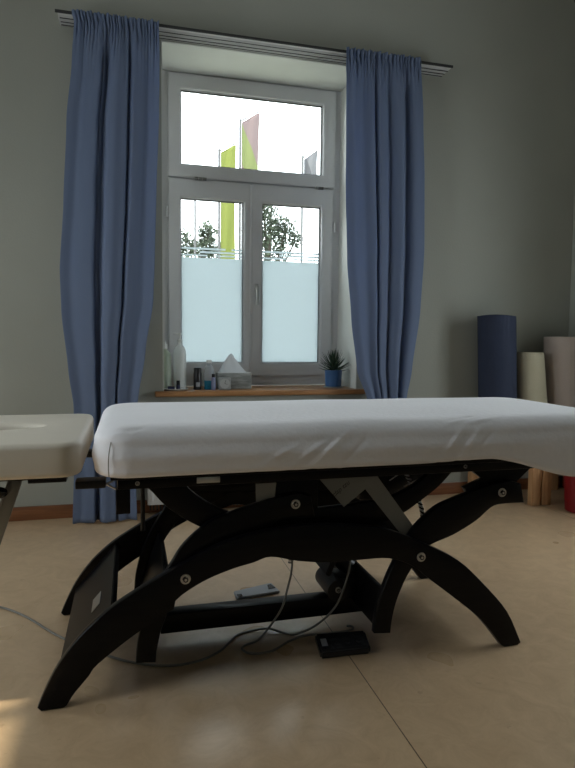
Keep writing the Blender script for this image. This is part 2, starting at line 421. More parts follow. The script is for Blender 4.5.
# hinges and striker pieces
for (x, z, w) in ((0.45, 2.244, 0.085), (1.335, 2.243, 0.06)):
    bm = bmesh.new()
    for k in range(3): cyl(bm, (x+k*w/3, YF-0.020, z), (x+k*w/3+w/3-0.004, YF-0.020, z), 0.011, seg=14)
    link_mesh('hinge', bm, M['greymetal'], W1, smooth=True)
for (x, z) in ((0.258, 2.005), (1.487, 1.965), (0.258, 1.02), (1.487, 1.02)):
    bm = bmesh.new(); cyl(bm, (x, YF-0.012, z-0.035), (x, YF-0.012, z+0.035), 0.010, seg=14); cyl(bm, (x, YF-0.012, z-0.004), (x, YF-0.012, z+0.004), 0.013, seg=14)
    link_mesh('hinge', bm, M['upvc'], W1, smooth=True)
# wooden inner sill
boxobj('window_sill', (0.155, 1.60, 3.865, YF+0.012, SILL-0.035, SILL), M['sillwood'], W1, bev=0.005)
# painted lining of the recess
bm = bmesh.new()
box(bm, OX0, OX0+0.006, YW, YF+0.011, SILL, OZ1); box(bm, OX1-0.006, OX1, YW, YF+0.011, SILL, OZ1); box(bm, OX0+0.006, OX1-0.006, YW, YF+0.011, OZ1-0.006, OZ1)
link_mesh('recess_lining', bm, M['reveal'], W1)

# ------------------------------------------------------------------ curtain rail and curtains
t = thing('curtain_rail', 'long white flat curtain rail fixed to the wall above the window', 'curtain rail', (0.87, YW, 2.965))
def to_local(o, root):
    """give a part world-positioned vertices: cancel the root's location"""
    o.matrix_parent_inverse = Matrix.Translation(-root.location)
def part(name, bm, mat, root, smooth=True):
    o = link_mesh(name, bm, mat, None, smooth=smooth); o.parent = root; to_local(o, root); return o
bm = bmesh.new(); box(bm, -0.38, 2.12, 3.755, YW-0.001, 2.970, 2.980, bev=0.002); part('rail_board', bm, M['rail'], t)
bm = bmesh.new(); box(bm, -0.392, 2.125, 3.745, 3.7548, 2.966, 2.982, bev=0.002); part('front_edge', bm, M['darkline'], t)
for y in (3.79, 3.835, 3.87):
    bm = bmesh.new(); box(bm, -0.37, 2.11, y-0.009, y+0.009, 2.960, 2.9699); part('track', bm, M['rail'], t)
    bm = bmesh.new(); box(bm, -0.37, 2.11, y-0.003, y+0.003, 2.957, 2.9599); part('track_slot', bm, M['darkline'], t)

def interp(tab, z):
    tab = sorted(tab, key=lambda p: p[1])
    if z <= tab[0][1]: return tab[0][0]
    for (x0, z0), (x1, z1) in zip(tab[:-1], tab[1:]):
        if z <= z1:
            t = (z-z0)/(z1-z0); t = t*t*(3-2*t)*0.5+t*0.5
            return x0+(x1-x0)*t
    return tab[-1][0]

def curtain(label, Ltab, Rtab, zbot, ztop, folds, seed, group):
    NU, NV = 260, 130
    bm = bmesh.new(); rnd = random.Random(seed)
    ph = [rnd.uniform(0, 6.28) for _ in range(8)]
    rows = []
    for j in range(NV+1):
        v = (j/NV)**1.0
        z = ztop - (ztop-zbot)*v
        # finer rows near the heading come from easing
        z = ztop - (ztop-zbot)*(v**1.35)
        d = ztop - z
        xl = interp(Ltab, z); xr = interp(Rtab, z)
        row = []
        head = math.exp(-(d/0.16)**1.5)
        for i in range(NU+1):
            u = i/NU
            x = xl + (xr-xl)*u
            y = 0.0
            for (c, w, a, sl) in folds:      # broad valleys (positive = away from the room)
                cc = c + sl*d
                y += a*math.exp(-((u-cc)/w)**2)*min(1, d/0.25)
            y += 0.0035*math.sin(u*23+ph[0]+0.4*math.sin(d*1.7+ph[1]))*min(1, d/0.3)
            y += 0.002*math.sin(u*51+ph[2]+d*0.6)*math.exp(-d/1.2)
            g = 0.009*math.sin(u*150+ph[3]+2*math.sin(u*17+ph[4])) + 0.006*math.sin(u*87+ph[5]+1.5*math.sin(d*40))
            y += g*head
            y += 0.005*math.sin(u*68+ph[6])*math.exp(-d/0.3)*(1-head)
            y += 0.006*math.exp(-((d-0.035)/0.012)**2)   # stitched line of the heading tape
            dx = 0.004*math.sin(d*3+u*9+ph[7])
            zz = z + (0.004*math.sin(u*61+ph[2])*math.exp(-d/0.03))
            row.append(bm.verts.new(((x+dx)*0.982, 3.718+y, 1.12+(zz-1.12)*0.982 if zz > 1.12 else zz)))
        rows.append(row)
    for A, B in zip(rows[:-1], rows[1:]):
        for i in range(NU): bm.faces.new((A[i], B[i], B[i+1], A[i+1]))
    o = link_mesh('curtain', bm, M['curtain'], None, smooth='all')
    md = o.modifiers.new('thickness', 'SOLIDIFY'); md.thickness = 0.0025
    tag(o, label, 'curtain', group)
    return o
Lc_L = [(-0.300, 3.0), (-0.289, 2.951), (-0.308, 2.736), (-0.347, 2.393), (-0.371, 1.934), (-0.394, 1.526), (-0.387, 1.291), (-0.353, 0.933), (-0.328, 0.721), (-0.335, 0.385), (-0.350, 0.01)]
Lc_R = [(0.182, 3.0), (0.187, 2.798), (0.185, 2.447), (0.170, 1.971), (0.156, 1.608), (0.143, 1.364), (0.092, 1.055), (0.042, 0.733), (0.030, 0.37), (0.040, 0.01)]
Rc_L = [(1.371, 3.0), (1.376, 2.694), (1.385, 2.183), (1.409, 1.663), (1.444, 1.265), (1.487, 0.927), (1.563, 0.735), (1.60, 0.30), (1.60, 0.01)]
Rc_R = [(1.913, 3.0), (1.939, 2.624), (1.958, 2.227), (1.964, 1.755), (1.945, 1.343), (1.896, 0.926), (1.863, 0.731), (1.85, 0.30), (1.85, 0.01)]
curtain('long blue curtain hanging left of the window, down to the floor', Lc_L, Rc_R and Lc_R, 0.012, 3.012,
        [(0.40, 0.035, 0.060, 0.0), (0.34, 0.02, 0.03, 0.01), (0.66, 0.022, 0.045, 0.004), (0.86, 0.10, 0.03, 0), (0.12, 0.08, 0.025, 0), (0.52, 0.06, -0.02, 0)], 3, None)
curtain('long blue curtain hanging right of the window beside the potted plant', Rc_L, Rc_R, 0.012, 3.018,
        [(0.40, 0.02, 0.045, 0.0), (0.58, 0.045, 0.045, 0.0), (0.80, 0.04, 0.045, 0.0), (0.25, 0.08, 0.018, 0), (0.10, 0.05, -0.015, 0), (0.70, 0.05, -0.02, 0)], 9, None)

# ------------------------------------------------------------------ radiator below the sill
t = thing('radiator', 'white panel radiator under the window behind the treatment table', 'radiator', (0.85, 3.85, 0.03))
bm = bmesh.new(); box(bm, 0.10, 1.60, 3.80, 3.825, 0.075, 0.66, bev=0.006)
for k in range(30): box(bm, 0.125+k*0.049, 0.145+k*0.049, 3.796, 3.801, 0.10, 0.63, bev=0.002, seg=1)
part('front_panel', bm, M['radiator'], t)
bm = bmesh.new()
for k in range(68): box(bm, 0.115+k*0.0215, 0.123+k*0.0215, 3.8255, 3.875, 0.035, 0.64)
part('convector_fins', bm, M['gasket'], t)
bm = bmesh.new(); box(bm, 0.10, 1.60, 3.8755, 3.89, 0.075, 0.66, bev=0.004); part('rear_panel', bm, M['radiator'], t)
for x in (0.25, 1.45):
    bm = bmesh.new(); box(bm, x-0.02, x+0.02, 3.83, 3.872, 0.0, 0.034, bev=0.003); part('foot', bm, M['radiator'], t)

# ------------------------------------------------------------------ treatment table
TB = thing('treatment_table', 'electric massage table with white fitted cover on curved black wooden legs', 'massage table', (0.56, 2.19, 0))
def tpart(name, bm, mat, parent=TB, smooth=True, label=None):
    o = link_mesh(name, bm, mat, None, smooth=smooth)
    o.parent = parent
    if parent is TB: to_local(o, TB)
    else: pass
    if label: o['label'] = label
    return o
def tplate(name, poly, y0, y1, mat=None, label=None, bev=0.004):
    o = plate(name, poly, y0, y1, mat or M['lacquer'], None, bev)
    o.parent = TB; to_local(o, TB)
    if label: o['label'] = label
    return o

A_up = curve2([(-0.278, 0.012), (-0.252, 0.072), (-0.217, 0.137), (-0.158, 0.214), (-0.08, 0.284), (0.0, 0.335), (0.08, 0.378), (0.16, 0.418), (0.27, 0.468), (0.40, 0.500),
        (0.562, 0.512), (0.72, 0.500), (0.86, 0.474), (1.001, 0.412), (1.126, 0.346), (1.229, 0.253), (1.335, 0.135), (1.398, 0.010)])
A_dn = curve2([(1.318, 0.006), (1.226, 0.116), (1.124, 0.202), (1.024, 0.280), (0.949, 0.340), (0.86, 0.375), (0.75, 0.379), (0.64, 0.380), (0.532, 0.394), (0.44, 0.416),
        (0.383, 0.402), (0.318, 0.388), (0.235, 0.361), (0.165, 0.325), (0.133, 0.300)]) + curve2([(0.128, 0.275), (0.008, 0.205), (-0.102, 0.125), (-0.130, 0.090), (-0.170, 0.044), (-0.195, 0.006)])
Apoly = [(-0.268, 0.001)] + A_up + [(1.385, 0.001), (1.328, 0.001)] + A_dn + [(-0.204, 0.001)]

def bolt(parent, x, z, y_face, y_dir=-1, r=0.016):
    bm = bmesh.new()
    cyl(bm, (x, y_face, z), (x, y_face+y_dir*0.004, z), r, r*0.94, 24)
    cyl(bm, (x, y_face+y_dir*0.004, z), (x, y_face+y_dir*0.009, z), r*0.62, r*0.5, 20)
    nf = len(bm.faces)
    cyl(bm, (x, y_face+y_dir*0.0088, z), (x, y_face+y_dir*0.0096, z), r*0.28, seg=6)
    bm.faces.ensure_lookup_table()
    for f in bm.faces[nf:]: f.material_index = 1
    b = link_mesh('bolt', bm, M['steel'], None, smooth=True); b.parent = parent; b.data.materials.append(M['blackmetal'])
    if parent is TB: to_local(b, TB)
    return b
archN = tplate('base_arch', Apoly, 1.850, 1.884); archF = tplate('base_arch', Apoly, 2.496, 2.530)
for o, y, d in ((archN, 1.850, -1), (archF, 2.496, -1)):
    bolt(o, 0.164, 0.369, y, d, 0.0165); bolt(o, 0.979, 0.371, y, d, 0.0165)

def arm_poly(dx):
    up = curve2([(0.010, 0.094), (0.018, 0.17), (0.045, 0.262), (0.085, 0.350), (0.120, 0.405), (0.163, 0.468), (0.238, 0.530), (0.298, 0.555), (0.358, 0.574), (0.44, 0.597)])
    dn = curve2([(0.600, 0.528), (0.500, 0.528), (0.457, 0.515), (0.400, 0.472), (0.310, 0.427), (0.209, 0.390), (0.153, 0.323), (0.124, 0.276), (0.095, 0.209), (0.078, 0.142), (0.072, 0.088)])
    return [(x+dx, z) for x, z in up] + [(0.54+dx, 0.613), (0.585+dx, 0.600)] + [(x+dx, z) for x, z in dn]
for dx in (0.0, 0.815):
    for y0, y1 in ((1.886, 1.916), (2.464, 2.494)):
        poly = arm_poly(dx)
        if dx == 0.0:   # rear pair ends a little shorter
            poly = [(min(x, 0.60), z) for x, z in poly]
        a = tplate('lift_arm', poly, y0, y1)
        bx, bz = (0.531, 0.577) if dx == 0 else (1.319, 0.572)
        bolt(a, bx, bz, y0, -1, 0.0165 if y0 < 2 else 0.015)

# mirrored upper arches carrying the top
B_dn = curve2([(0.045, 0.655), (0.066, 0.635), (0.107, 0.588), (0.172, 0.538), (0.238, 0.503), (0.32, 0.489), (0.41, 0.486), (0.55, 0.480), (0.70, 0.474), (0.82, 0.474), (0.93, 0.505), (1.00, 0.545), (1.08, 0.600), (1.135, 0.655)])
B_up = curve2([(1.05, 0.655), (0.98, 0.605), (0.90, 0.572), (0.80, 0.556), (0.65, 0.547), (0.50, 0.541), (0.40, 0.540), (0.315, 0.552), (0.25, 0.585), (0.195, 0.626), (0.170, 0.655)])
Bpoly = B_dn + B_up
for y0, y1 in ((1.918, 1.950), (2.430, 2.462)):
    tplate('upper_arch', Bpoly, y0, y1)
    bm = bmesh.new(); box(bm, 0.47, 0.62, y0, y1, 0.545, 0.655, bev=0.003)
    tpart('hanger_plate', bm, M['lacquer'])
    tplate('hanger_plate', [(1.205, 0.6555), (1.262, 0.617), (1.185, 0.588), (1.21, 0.550), (1.40, 0.529), (1.405, 0.60), (1.47, 0.6555)], y0, y1)

# rails and underside board
for y0, y1 in ((1.885, 1.952), (2.428, 2.495)):
    bm = bmesh.new(); box(bm, -0.04, 1.60, y0, y1, 0.656, 0.690, bev=0.003); tpart('side_rail', bm, M['lacquer'])
bm = bmesh.new(); box(bm, -0.06, 1.74, 1.86, 2.52, 0.691, 0.712, bev=0.003); tpart('base_board', bm, M['lacquer'])
for y0 in (1.888, 2.448):
    bm = bmesh.new(); box(bm, -0.045, -0.002, y0, y0+0.045, 0.578, 0.6555, bev=0.003); tpart('end_block', bm, M['lacquer'])
bm = bmesh.new(); box(bm, -0.035, 0.0, 1.953, 2.427, 0.640, 0.690, bev=0.003); tpart('end_rail', bm, M['lacquer'])
bm = bmesh.new(); box(bm, 1.50, 1.54, 1.953, 2.427, 0.640, 0.690, bev=0.003); tpart('end_rail', bm, M['lacquer'])
bm = bmesh.new(); cyl(bm, (0.045, 2.40, 0.36), (0.045, 2.40, 0.69), 0.009, seg=14); tpart('stop_rod', bm, M['blackmetal'])

# slanted cross panel tying the two arches at the left end, with its maker's plate
def slab(name, p0, p1, y0, y1, th, mat, parent=TB, bev=0.003, label=None):
    """board spanning y0..y1 whose section runs from p0 to p1 (x,z)"""
    p0 = Vector((p0[0], 0, p0[1])); p1 = Vector((p1[0], 0, p1[1])); d = (p1-p0).normalized(); n = Vector((d.z, 0, -d.x))
    bm = bmesh.new()
    q = [p0, p1, p1+n*th, p0+n*th]
    a = [bm.verts.new((v.x, y0, v.z)) for v in q]; b = [bm.verts.new((v.x, y1, v.z)) for v in q]
    bm.faces.new(a); bm.faces.new(b[::-1])
    for k in range(4): bm.faces.new((a[k], b[k], b[(k+1) % 4], a[(k+1) % 4]))
    bmesh.ops.recalc_face_normals(bm, faces=bm.faces)
    bmesh.ops.bevel(bm, geom=list(bm.edges), offset=bev, segments=2, affect='EDGES')
    return tpart(name, bm, mat, parent, label=label)
slab('cross_panel', (-0.222, 0.105), (-0.062, 0.285), 1.885, 2.495, 0.022, M['lacquer'])
slab('cross_panel', (1.345, 0.100), (1.20, 0.262), 1.885, 2.495, -0.022, M['lacquer'])
slab('arm_panel', (0.030, 0.105), (0.108, 0.330), 1.917, 2.463, 0.020, M['lacquer'])
slab('arm_panel', (0.836, 0.105), (0.856, 0.245), 1.917, 2.463, 0.020, M['lacquer'])
slab('arm_panel', (0.700, 0.250), (0.735, 0.330), 2.06, 2.40, 0.020, M['lacquer'])
slab('maker_plate', (-0.130, 0.2095), (-0.104, 0.2388), 2.03, 2.13, -0.002, M['steel'], bev=0.0004)
bm = bmesh.new()
cyl(bm, (-0.06, 1.917, 0.0), (-0.06, 1.918, 0.0), 0.001, seg=6); bm.free()

# long base beam and the actuator sitting on it
bm = bmesh.new(); box(bm, 0.10, 0.90, 2.15, 2.215, 0.048, 0.120, bev=0.004); tpart('actuator_beam', bm, M['lacquer'])
bm = bmesh.new(); cyl(bm, (0.765, 2.10, 0.165), (0.765, 2.26, 0.165), 0.042, seg=28); box(bm, 0.76, 0.89, 2.13, 2.235, 0.118, 0.205, bev=0.01)
mo = tpart('actuator_motor', bm, M['blackmetal'])
bolt(TB, 0.765, 0.170, 2.10, -1, 0.012)
bm = bmesh.new(); cyl(bm, (0.85, 2.19, 0.20), (0.60, 2.19, 0.47), 0.024, seg=20); cyl(bm, (0.90, 2.19, 0.16), (0.72, 2.19, 0.345), 0.036, seg=24)
tpart('actuator_tube', bm, M['blackmetal'])
bm = bmesh.new(); box(bm, 0.86, 1.16, 2.14, 2.42, 0.50, 0.656, bev=0.012); tpart('control_box', bm, M['plastic_black'])

# grey metal strut with its lettering
strut = tplate('metal_strut', [(0.622, 0.652), (0.714, 0.547), (0.792, 0.606), (0.955, 0.408), (1.010, 0.421), (0.835, 0.652)], 1.9163, 1.9177, M['greymetal'], label='grey metal V-shaped strut', bev=0)
fc = bpy.data.curves.new('lettering', 'FONT'); fc.body = 'clap tzu'; fc.size = 0.024; fc.extrude = 0.0001; fc.shear = 0.3
fo = bpy.data.objects.new('lettering', fc); C.objects.link(fo)
bpy.context.view_layer.update()
dg = bpy.context.evaluated_depsgraph_get()
me = bpy.data.meshes.new_from_object(fo.evaluated_get(dg)); bpy.data.objects.remove(fo)
ob = bpy.data.objects.new('lettering', me); C.objects.link(ob); me.materials.append(M['print'])
ob.rotation_euler = (PI/2, -math.radians(38), 0)
ob.location = (0.676, 1.9159, 0.583); ob.parent = strut
bm = bmesh.new(); vs = [bm.verts.new((x, y, z)) for y in (1.900, 1.903) for x, z in ((0.398, 0.650), (0.468, 0.650), (0.459, 0.579), (0.400, 0.582))]
bm.faces.new(vs[:4]); bm.faces.new(vs[4:][::-1])
for k in range(4): bm.faces.new((vs[k], vs[4+k], vs[4+(k+1) % 4], vs[(k+1) % 4]))
for v in bm.verts: v.co.y += 0.0
o = tpart('rail_bracket', bm, M['greymetal'], smooth=False, label='dark grey metal bracket')
bm = bmesh.new(); box(bm, 0.203, 0.277, 1.881, 1.8845, 0.665, 0.684, bev=0.001); tpart('type_plate', bm, M['steel'])
for x, z in ((1.163, 0.676), (0.02, 0.674)):
    bolt(TB, x, z, 1.885, -1, 0.007)
# coiled black and white cable between motor box and hub
bm = bmesh.new(); bm2 = bmesh.new()
path = catmull([(1.000, 2.05, 0.640), (1.030, 2.05, 0.590), (1.062, 2.05, 0.530), (1.075, 2.03, 0.47), (1.070, 2.02, 0.40)], 40)
for k in range(len(path)-1):
    a = k*0.62; R = 0.006
    p = path[k]+Vector((R*math.cos(a), R*math.sin(a), 0)); q = path[k+1]+Vector((R*math.cos(a+0.62), R*math.sin(a+0.62), 0))
    cyl(bm, p, q, 0.0035, seg=6)
    a += PI
    p = path[k]+Vector((R*math.cos(a), R*math.sin(a), 0)); q = path[k+1]+Vector((R*math.cos(a+0.62), R*math.sin(a+0.62), 0))
    cyl(bm2, p, q, 0.0035, seg=6)
cc = tpart('coiled_cable', bm, M['plastic_black']); o = tpart('white_strand', bm2, M['plastic_white'], cc)
bm = bmesh.new(); cyl(bm, (1.0, 2.04, 0.575), (1.085, 2.04, 0.61), 0.0025, seg=8); cyl(bm, (0.94, 2.04, 0.60), (0.99, 2.04, 0.63), 0.0025, seg=8)
tpart('cable_pin', bm, M['steel'])

# ---- padded top (fitted cover): perimeter rings of a rounded rectangle
def rrect(x0, x1, y0, y1, r, n=14, m=110):
    pts = []
    def seg(a, b, k):
        for i in range(k): t = i/k; pts.append((a[0]+(b[0]-a[0])*t, a[1]+(b[1]-a[1])*t))
    def arc(cx, cy, a0):
        for i in range(n): a = a0+PI/2*i/n; pts.append((cx+r*math.cos(a), cy+r*math.sin(a)))
    seg((x0+r, y0), (x1-r, y0), m*2); arc(x1-r, y0+r, -PI/2)
    seg((x1, y0+r), (x1, y1-r), m//2); arc(x1-r, y1-r, 0)
    seg((x1-r, y1), (x0+r, y1), m*2); arc(x0+r, y1-r, PI/2)
    seg((x0, y1-r), (x0, y0+r), m//2); arc(x0+r, y0+r, PI)
    return pts
def sstep(a, b, x):
    t = max(0, min(1, (x-a)/(b-a))); return t*t*(3-2*t)
def cushion(name, x0, x1, y0, y1, z0, z1, rc, rf, mat, disp=None, bulge=0.010):
    bm = bmesh.new()
    prof = []   # (inset, z)
    prof.append((0.075, z0)); prof.append((0.03, z0))
    for k in range(1, 6):
        a = PI/2*k/5; prof.append((0.022*(1-math.sin(a))+0.0, z0+0.022*(1-math.cos(a))))
    H = z1-z0
    for k in range(1, 22):
        t = k/22; prof.append((0.0-bulge*0.7*math.sin(PI*t)**2*0.9, z0+0.022+(H-0.022-rf)*t))
    for k in range(0, 13):
        a = PI/2*k/12; prof.append((rf*1.15*(1-math.cos(a)), z1-rf*(1-math.sin(a))))
    for k in range(1, 13): 
        prof.append((rf*1.15+k*k*0.0019, z1 + 0.006*(k/12)))
    rings = []
    for ins, z in prof:
        r = max(0.02, rc-ins*0.6)
        pts = rrect(x0+ins, x1-ins, y0+ins, y1-ins, r)
        ring = []
        for (x, y) in pts:
            p = Vector((x, y, z))
            if disp: p = disp(p, ins)
            ring.append(bm.verts.new(p))
        rings.append(ring)
    n = len(rings[0])
    for A, B in zip(rings[:-1], rings[1:]):
        for i in range(n): bm.faces.new((A[i], A[(i+1) % n], B[(i+1) % n], B[i]))
    bm.faces.new(rings[0][::-1])
    # close the top with a flat cap fan
    c = Vector((0, 0, 0))
    for v in rings[-1]: c += v.co
    top = bm.faces.new(rings[-1])
    return bm
def mdisp(p, ins):
    x, y, z = p
    H0, H1 = 0.708, 0.862
    k = 1 - sstep(H0, H0+0.09, z)        # lower edge follows the hanging hem
    z += -k*(0.075*sstep(1.22, 1.60, x)) + k*0.006*sstep(0.9, 1.15, x)*(1-sstep(1.2, 1.3, x))
    # soft waviness of the cover
    nz = mn.noise(Vector((x*3, y*3, z*6)))
    z += 0.003*nz
    y += 0.003*mn.noise(Vector((x*4+7, y*2, z*10)))*(1 if y < 2.2 else 0)
    # pulled wrinkles
    def ridge(cx, cy, cz, ang, ln, wd, am):
        nonlocal y, z
        dx = x-cx; dz = (z-cz) - 0*(y-cy)
        s = (y-cy)*0.6 + dz
        u = dx*math.cos(ang)+s*math.sin(ang); v = -dx*math.sin(ang)+s*math.cos(ang)
        if abs(y-cy) < 0.2:
            e = 1.15*am*math.exp(-(u/ln)**2-(v/wd)**2)
            z += e; y -= e
    for q in ((-0.03, 1.84, 0.825, 0.15, 0.035, 0.005, 0.006), (0.00, 1.85, 0.83, 0.25, 0.04, 0.006, -0.005),
              (1.09, 1.85, 0.835, 0.35, 0.05, 0.006, 0.005), (1.13, 1.87, 0.84, 0.3, 0.06, 0.006, -0.005), (1.17, 1.85, 0.83, 0.2, 0.05, 0.006, 0.005),
              (1.06, 1.80, 0.78, 0.9, 0.07, 0.008, 0.004), (1.12, 1.80, 0.77, 0.9, 0.07, 0.008, 0.004), (1.18, 1.80, 0.78, 0.85, 0.07, 0.008, -0.003),
              (0.62, 1.80, 0.77, 0.75, 0.09, 0.010, 0.004), (0.55, 1.80, 0.76, 0.6, 0.07, 0.010, 0.003), (0.70, 1.80, 0.76, 0.8, 0.07, 0.009, -0.003), (0.44, 1.80, 0.75, 0.5, 0.06, 0.01, 0.003)):
        ridge(*q)
    return Vector((x, y, z))
bm = cushion('mattress', -0.108, 1.80, 1.795, 2.555, 0.708, 0.862, 0.11, 0.050, M['sheet'], mdisp)
mat_o = tpart('mattress', bm, M['sheet'], smooth='all', label='long white fabric-covered padded top')
for p in mat_o.data.polygons: p.use_smooth = True
# stitched corner seam of the cover
bm = bmesh.new(); tube(bm, [(-0.062, 1.812, 0.715), (-0.063, 1.800, 0.74), (-0.062, 1.797, 0.775), (-0.058, 1.803, 0.805), (-0.053, 1.822, 0.825)], 0.0016, 6)
sm = tpart('corner_seam', bm, M['cable'], mat_o)

# ---- headrest section with face opening
def headrest():
    cu = bpy.data.curves.new('headrest', 'CURVE'); cu.dimensions = '2D'; cu.fill_mode = 'BOTH'
    cu.extrude = 0.034; cu.bevel_depth = 0.018; cu.bevel_resolution = 6
    out = rrect(-0.95, -0.160, 1.838, 2.538, 0.045, 8, 8)
    hole = [(-0.47+0.192*math.cos(a), 2.215-0.098*math.sin(a)) for a in [2*PI*i/48 for i in range(48)]]
    for pts in (out, hole):
        s = cu.splines.new('POLY'); s.points.add(len(pts)-1); s.use_cyclic_u = True
        for p, (x, y) in zip(s.points, pts): p.co = (x, y, 0, 1)
    co = bpy.data.objects.new('tmp', cu); C.objects.link(co); bpy.context.view_layer.update()
    me = bpy.data.meshes.new_from_object(co.evaluated_get(bpy.context.evaluated_depsgraph_get()))
    bpy.data.objects.remove(co)
    bm = bmesh.new(); bm.from_mesh(me); bpy.data.meshes.remove(me)
    bmesh.ops.remove_doubles(bm, verts=bm.verts, dist=0.0005)
    for v in bm.verts: v.co.z += 0.766
    return bm
hd = tpart('headrest', headrest(), M['leather'], label='cream vinyl headrest with a face opening')
bm = bmesh.new(); box(bm, -0.90, -0.19, 1.90, 2.48, 0.696, 0.7135, bev=0.002); 
hb = tpart('headrest_board', bm, M['lacquer'])
# hinge bars between headrest and top
for y in (1.93, 2.44):
    bm = bmesh.new(); box(bm, -0.165, -0.075, y-0.03, y+0.03, 0.660, 0.685, bev=0.004); box(bm, -0.30, -0.19, y-0.02, y+0.02, 0.683, 0.695, bev=0.002)
    tpart('hinge_bar', bm, M['blackmetal'])
bm = bmesh.new(); cyl(bm, (-0.075, 1.945, 0.662), (-0.040, 1.945, 0.680), 0.003, seg=8); cyl(bm, (-0.075, 1.945, 0.662), (-0.038, 1.945, 0.640), 0.003, seg=8); cyl(bm, (-0.038, 1.945, 0.640), (-0.040, 1.945, 0.680), 0.003, seg=8)
tpart('wire_clip', bm, M['steel'])
# tilt struts hanging below the headrest
for y in (2.02,):
    bm = bmesh.new()
    d = Vector((-0.073, 0, -0.215)); p0 = Vector((-0.345, y, 0.695))
    ang = -math.atan2(d.x, -d.z)
    mt = Matrix.Translation(p0) @ Matrix.Rotation(ang, 4, 'Y')
    box(bm, -0.020, 0.020, -0.003, 0.003, -0.235, 0.0, bev=0.001, mtx=mt)
    box(bm, -0.020, -0.016, -0.010, 0.003, -0.235, 0.0, mtx=mt); box(bm, 0.016, 0.020, -0.010, 0.003, -0.235, 0.0, mtx=mt)
    so = tpart('tilt_strut', bm, M['greymetal'], label='dark grey metal tilt strut')
    e = mt @ Vector((0, 0, -0.222))
    bolt(so, e.x, e.z, e.y-0.003, -1, 0.009)
bm = bmesh.new(); bmesh.ops.create_uvsphere(bm, u_segments=20, v_segments=12, radius=0.03)
for v in bm.verts: v.co = Vector((v.co.x*0.9-0.398, v.co.y*0.6+1.995, v.co.z*0.6+0.640))
tpart('clamp_knob', bm, M['plastic_black'])

# ------------------------------------------------------------------ cables on the floor
def cable(name, pts, r, label, mat=None, parent=None):
    bm = bmesh.new(); tube(bm, pts, r, 8, 8)
    o = link_mesh(name, bm, mat or M['cable'], parent, smooth='all')
    if label: tag(o, label, 'cable')
    return o
r = 0.0042; zf = r+0.0005
HC = thing('hand_control', 'black hand control with steel key plate lying on the floor before the right table foot', 'hand control', (0.742, 1.985, 0))
bm = bmesh.new(); ang = math.radians(-4)
mt = Matrix.Translation((0.745, 1.985, 0.0)) @ Matrix.Rotation(math.radians(0.0), 4, 'Z')
vs = [(-0.105, -0.062), (0.082, -0.068), (0.108, 0.055), (-0.085, 0.072)]
def prism(bm, corners, z0, z1, bev):
    a = [bm.verts.new((x, y, z0)) for x, y in corners]; b = [bm.verts.new((x, y, z1)) for x, y in corners]
    f0 = bm.faces.new(a[::-1]); f1 = bm.faces.new(b); n = len(corners); fs = [f0, f1]
    for k in range(n): fs.append(bm.faces.new((a[k], a[(k+1) % n], b[(k+1) % n], b[k])))
    if bev: bmesh.ops.bevel(bm, geom=list({e for f in fs for e in f.edges}), offset=bev, segments=3, affect='EDGES')
def hpart(name, corners, z0, z1, bev, mat, parent, base):
    bm = bmesh.new(); prism(bm, corners, z0, z1, bev); o = link_mesh(name, bm, mat, None, smooth=True); o.parent = parent
    return o
HC.location = (0.745, 1.988, 0)
hb_ = hpart('housing', vs, 0.001, 0.030, 0.007, M['plastic_black'], HC, None)
hpart('key_plate', [(x*0.86, y*0.80) for x, y in vs], 0.0302, 0.0315, 0.0, principled('gloss_black_plate', (0.03, 0.03, 0.033), 0.12, var=0.1), HC, None)
hpart('display_window', [(-0.088, -0.028), (-0.066, -0.030), (-0.058, 0.022), (-0.080, 0.024)], 0.0317, 0.0322, 0, M['plastic_grey'], HC, None)
for k in range(3):
    for j in range(2):
        bm = bmesh.new(); cyl(bm, (-0.030+k*0.042+j*0.004, -0.022+j*0.042, 0.0316), (-0.030+k*0.042+j*0.004, -0.022+j*0.042, 0.0338), 0.009, 0.008, 16)
        o = link_mesh('button', bm, M['plastic_black'], HC, smooth=True)
cable('control_cable', [(0.603, 2.19, 0.345), (0.600, 2.17, 0.300), (0.592, 2.15, 0.240), (0.575, 2.14, 0.180), (0.548, 2.125, 0.110), (0.50, 2.12, 0.045), (0.455, 2.11, zf), (0.406, 2.085, zf), (0.385, 2.06, zf), (0.41, 2.02, zf), (0.485, 2.02, zf), (0.567, 2.075, zf), (0.640, 2.100, zf), (0.74, 2.095, zf), (0.82, 2.10, zf), (0.835, 2.125, zf), (0.815, 2.135, zf)], r,
      'grey cable hanging from the table middle and looping on the floor')
cable('mains_cable', [(0.845, 2.115, 0.395), (0.820, 2.105, 0.330), (0.805, 2.09, 0.260), (0.782, 2.08, 0.185), (0.74, 2.075, 0.110), (0.67, 2.08, 0.05), (0.60, 2.115, zf+0.002), (0.555, 2.145, zf), (0.508, 2.170, zf+0.009), (0.444, 2.185, zf), (0.388, 2.165, zf), (0.350, 2.12, zf), (0.30, 2.06, zf), (0.22, 2.015, zf), (0.12, 2.01, zf), (0.0, 2.06, zf), (-0.12, 2.16, zf), (-0.254, 2.299, zf), (-0.321, 2.387, zf), (-0.394, 2.49, zf), (-0.462, 2.57, zf), (-0.531, 2.633, zf), (-0.60, 2.68, zf), (-0.80, 2.74, zf), (-1.2, 2.80, zf)], r,
      'long grey mains cable running left under the table foot across the floor')
bm = bmesh.new(); 
for k in range(7): cyl(bm, (0.603-0.0022*k, 2.183-0.003*k, 0.333-0.010*k), (0.603-0.0022*k-0.0015, 2.183-0.003*k-0.002, 0.333-0.010*k-0.007), 0.0095-0.0004*k, seg=14)
tpart('strain_relief', bm, M['cable'], label='grey ribbed cable sleeve')

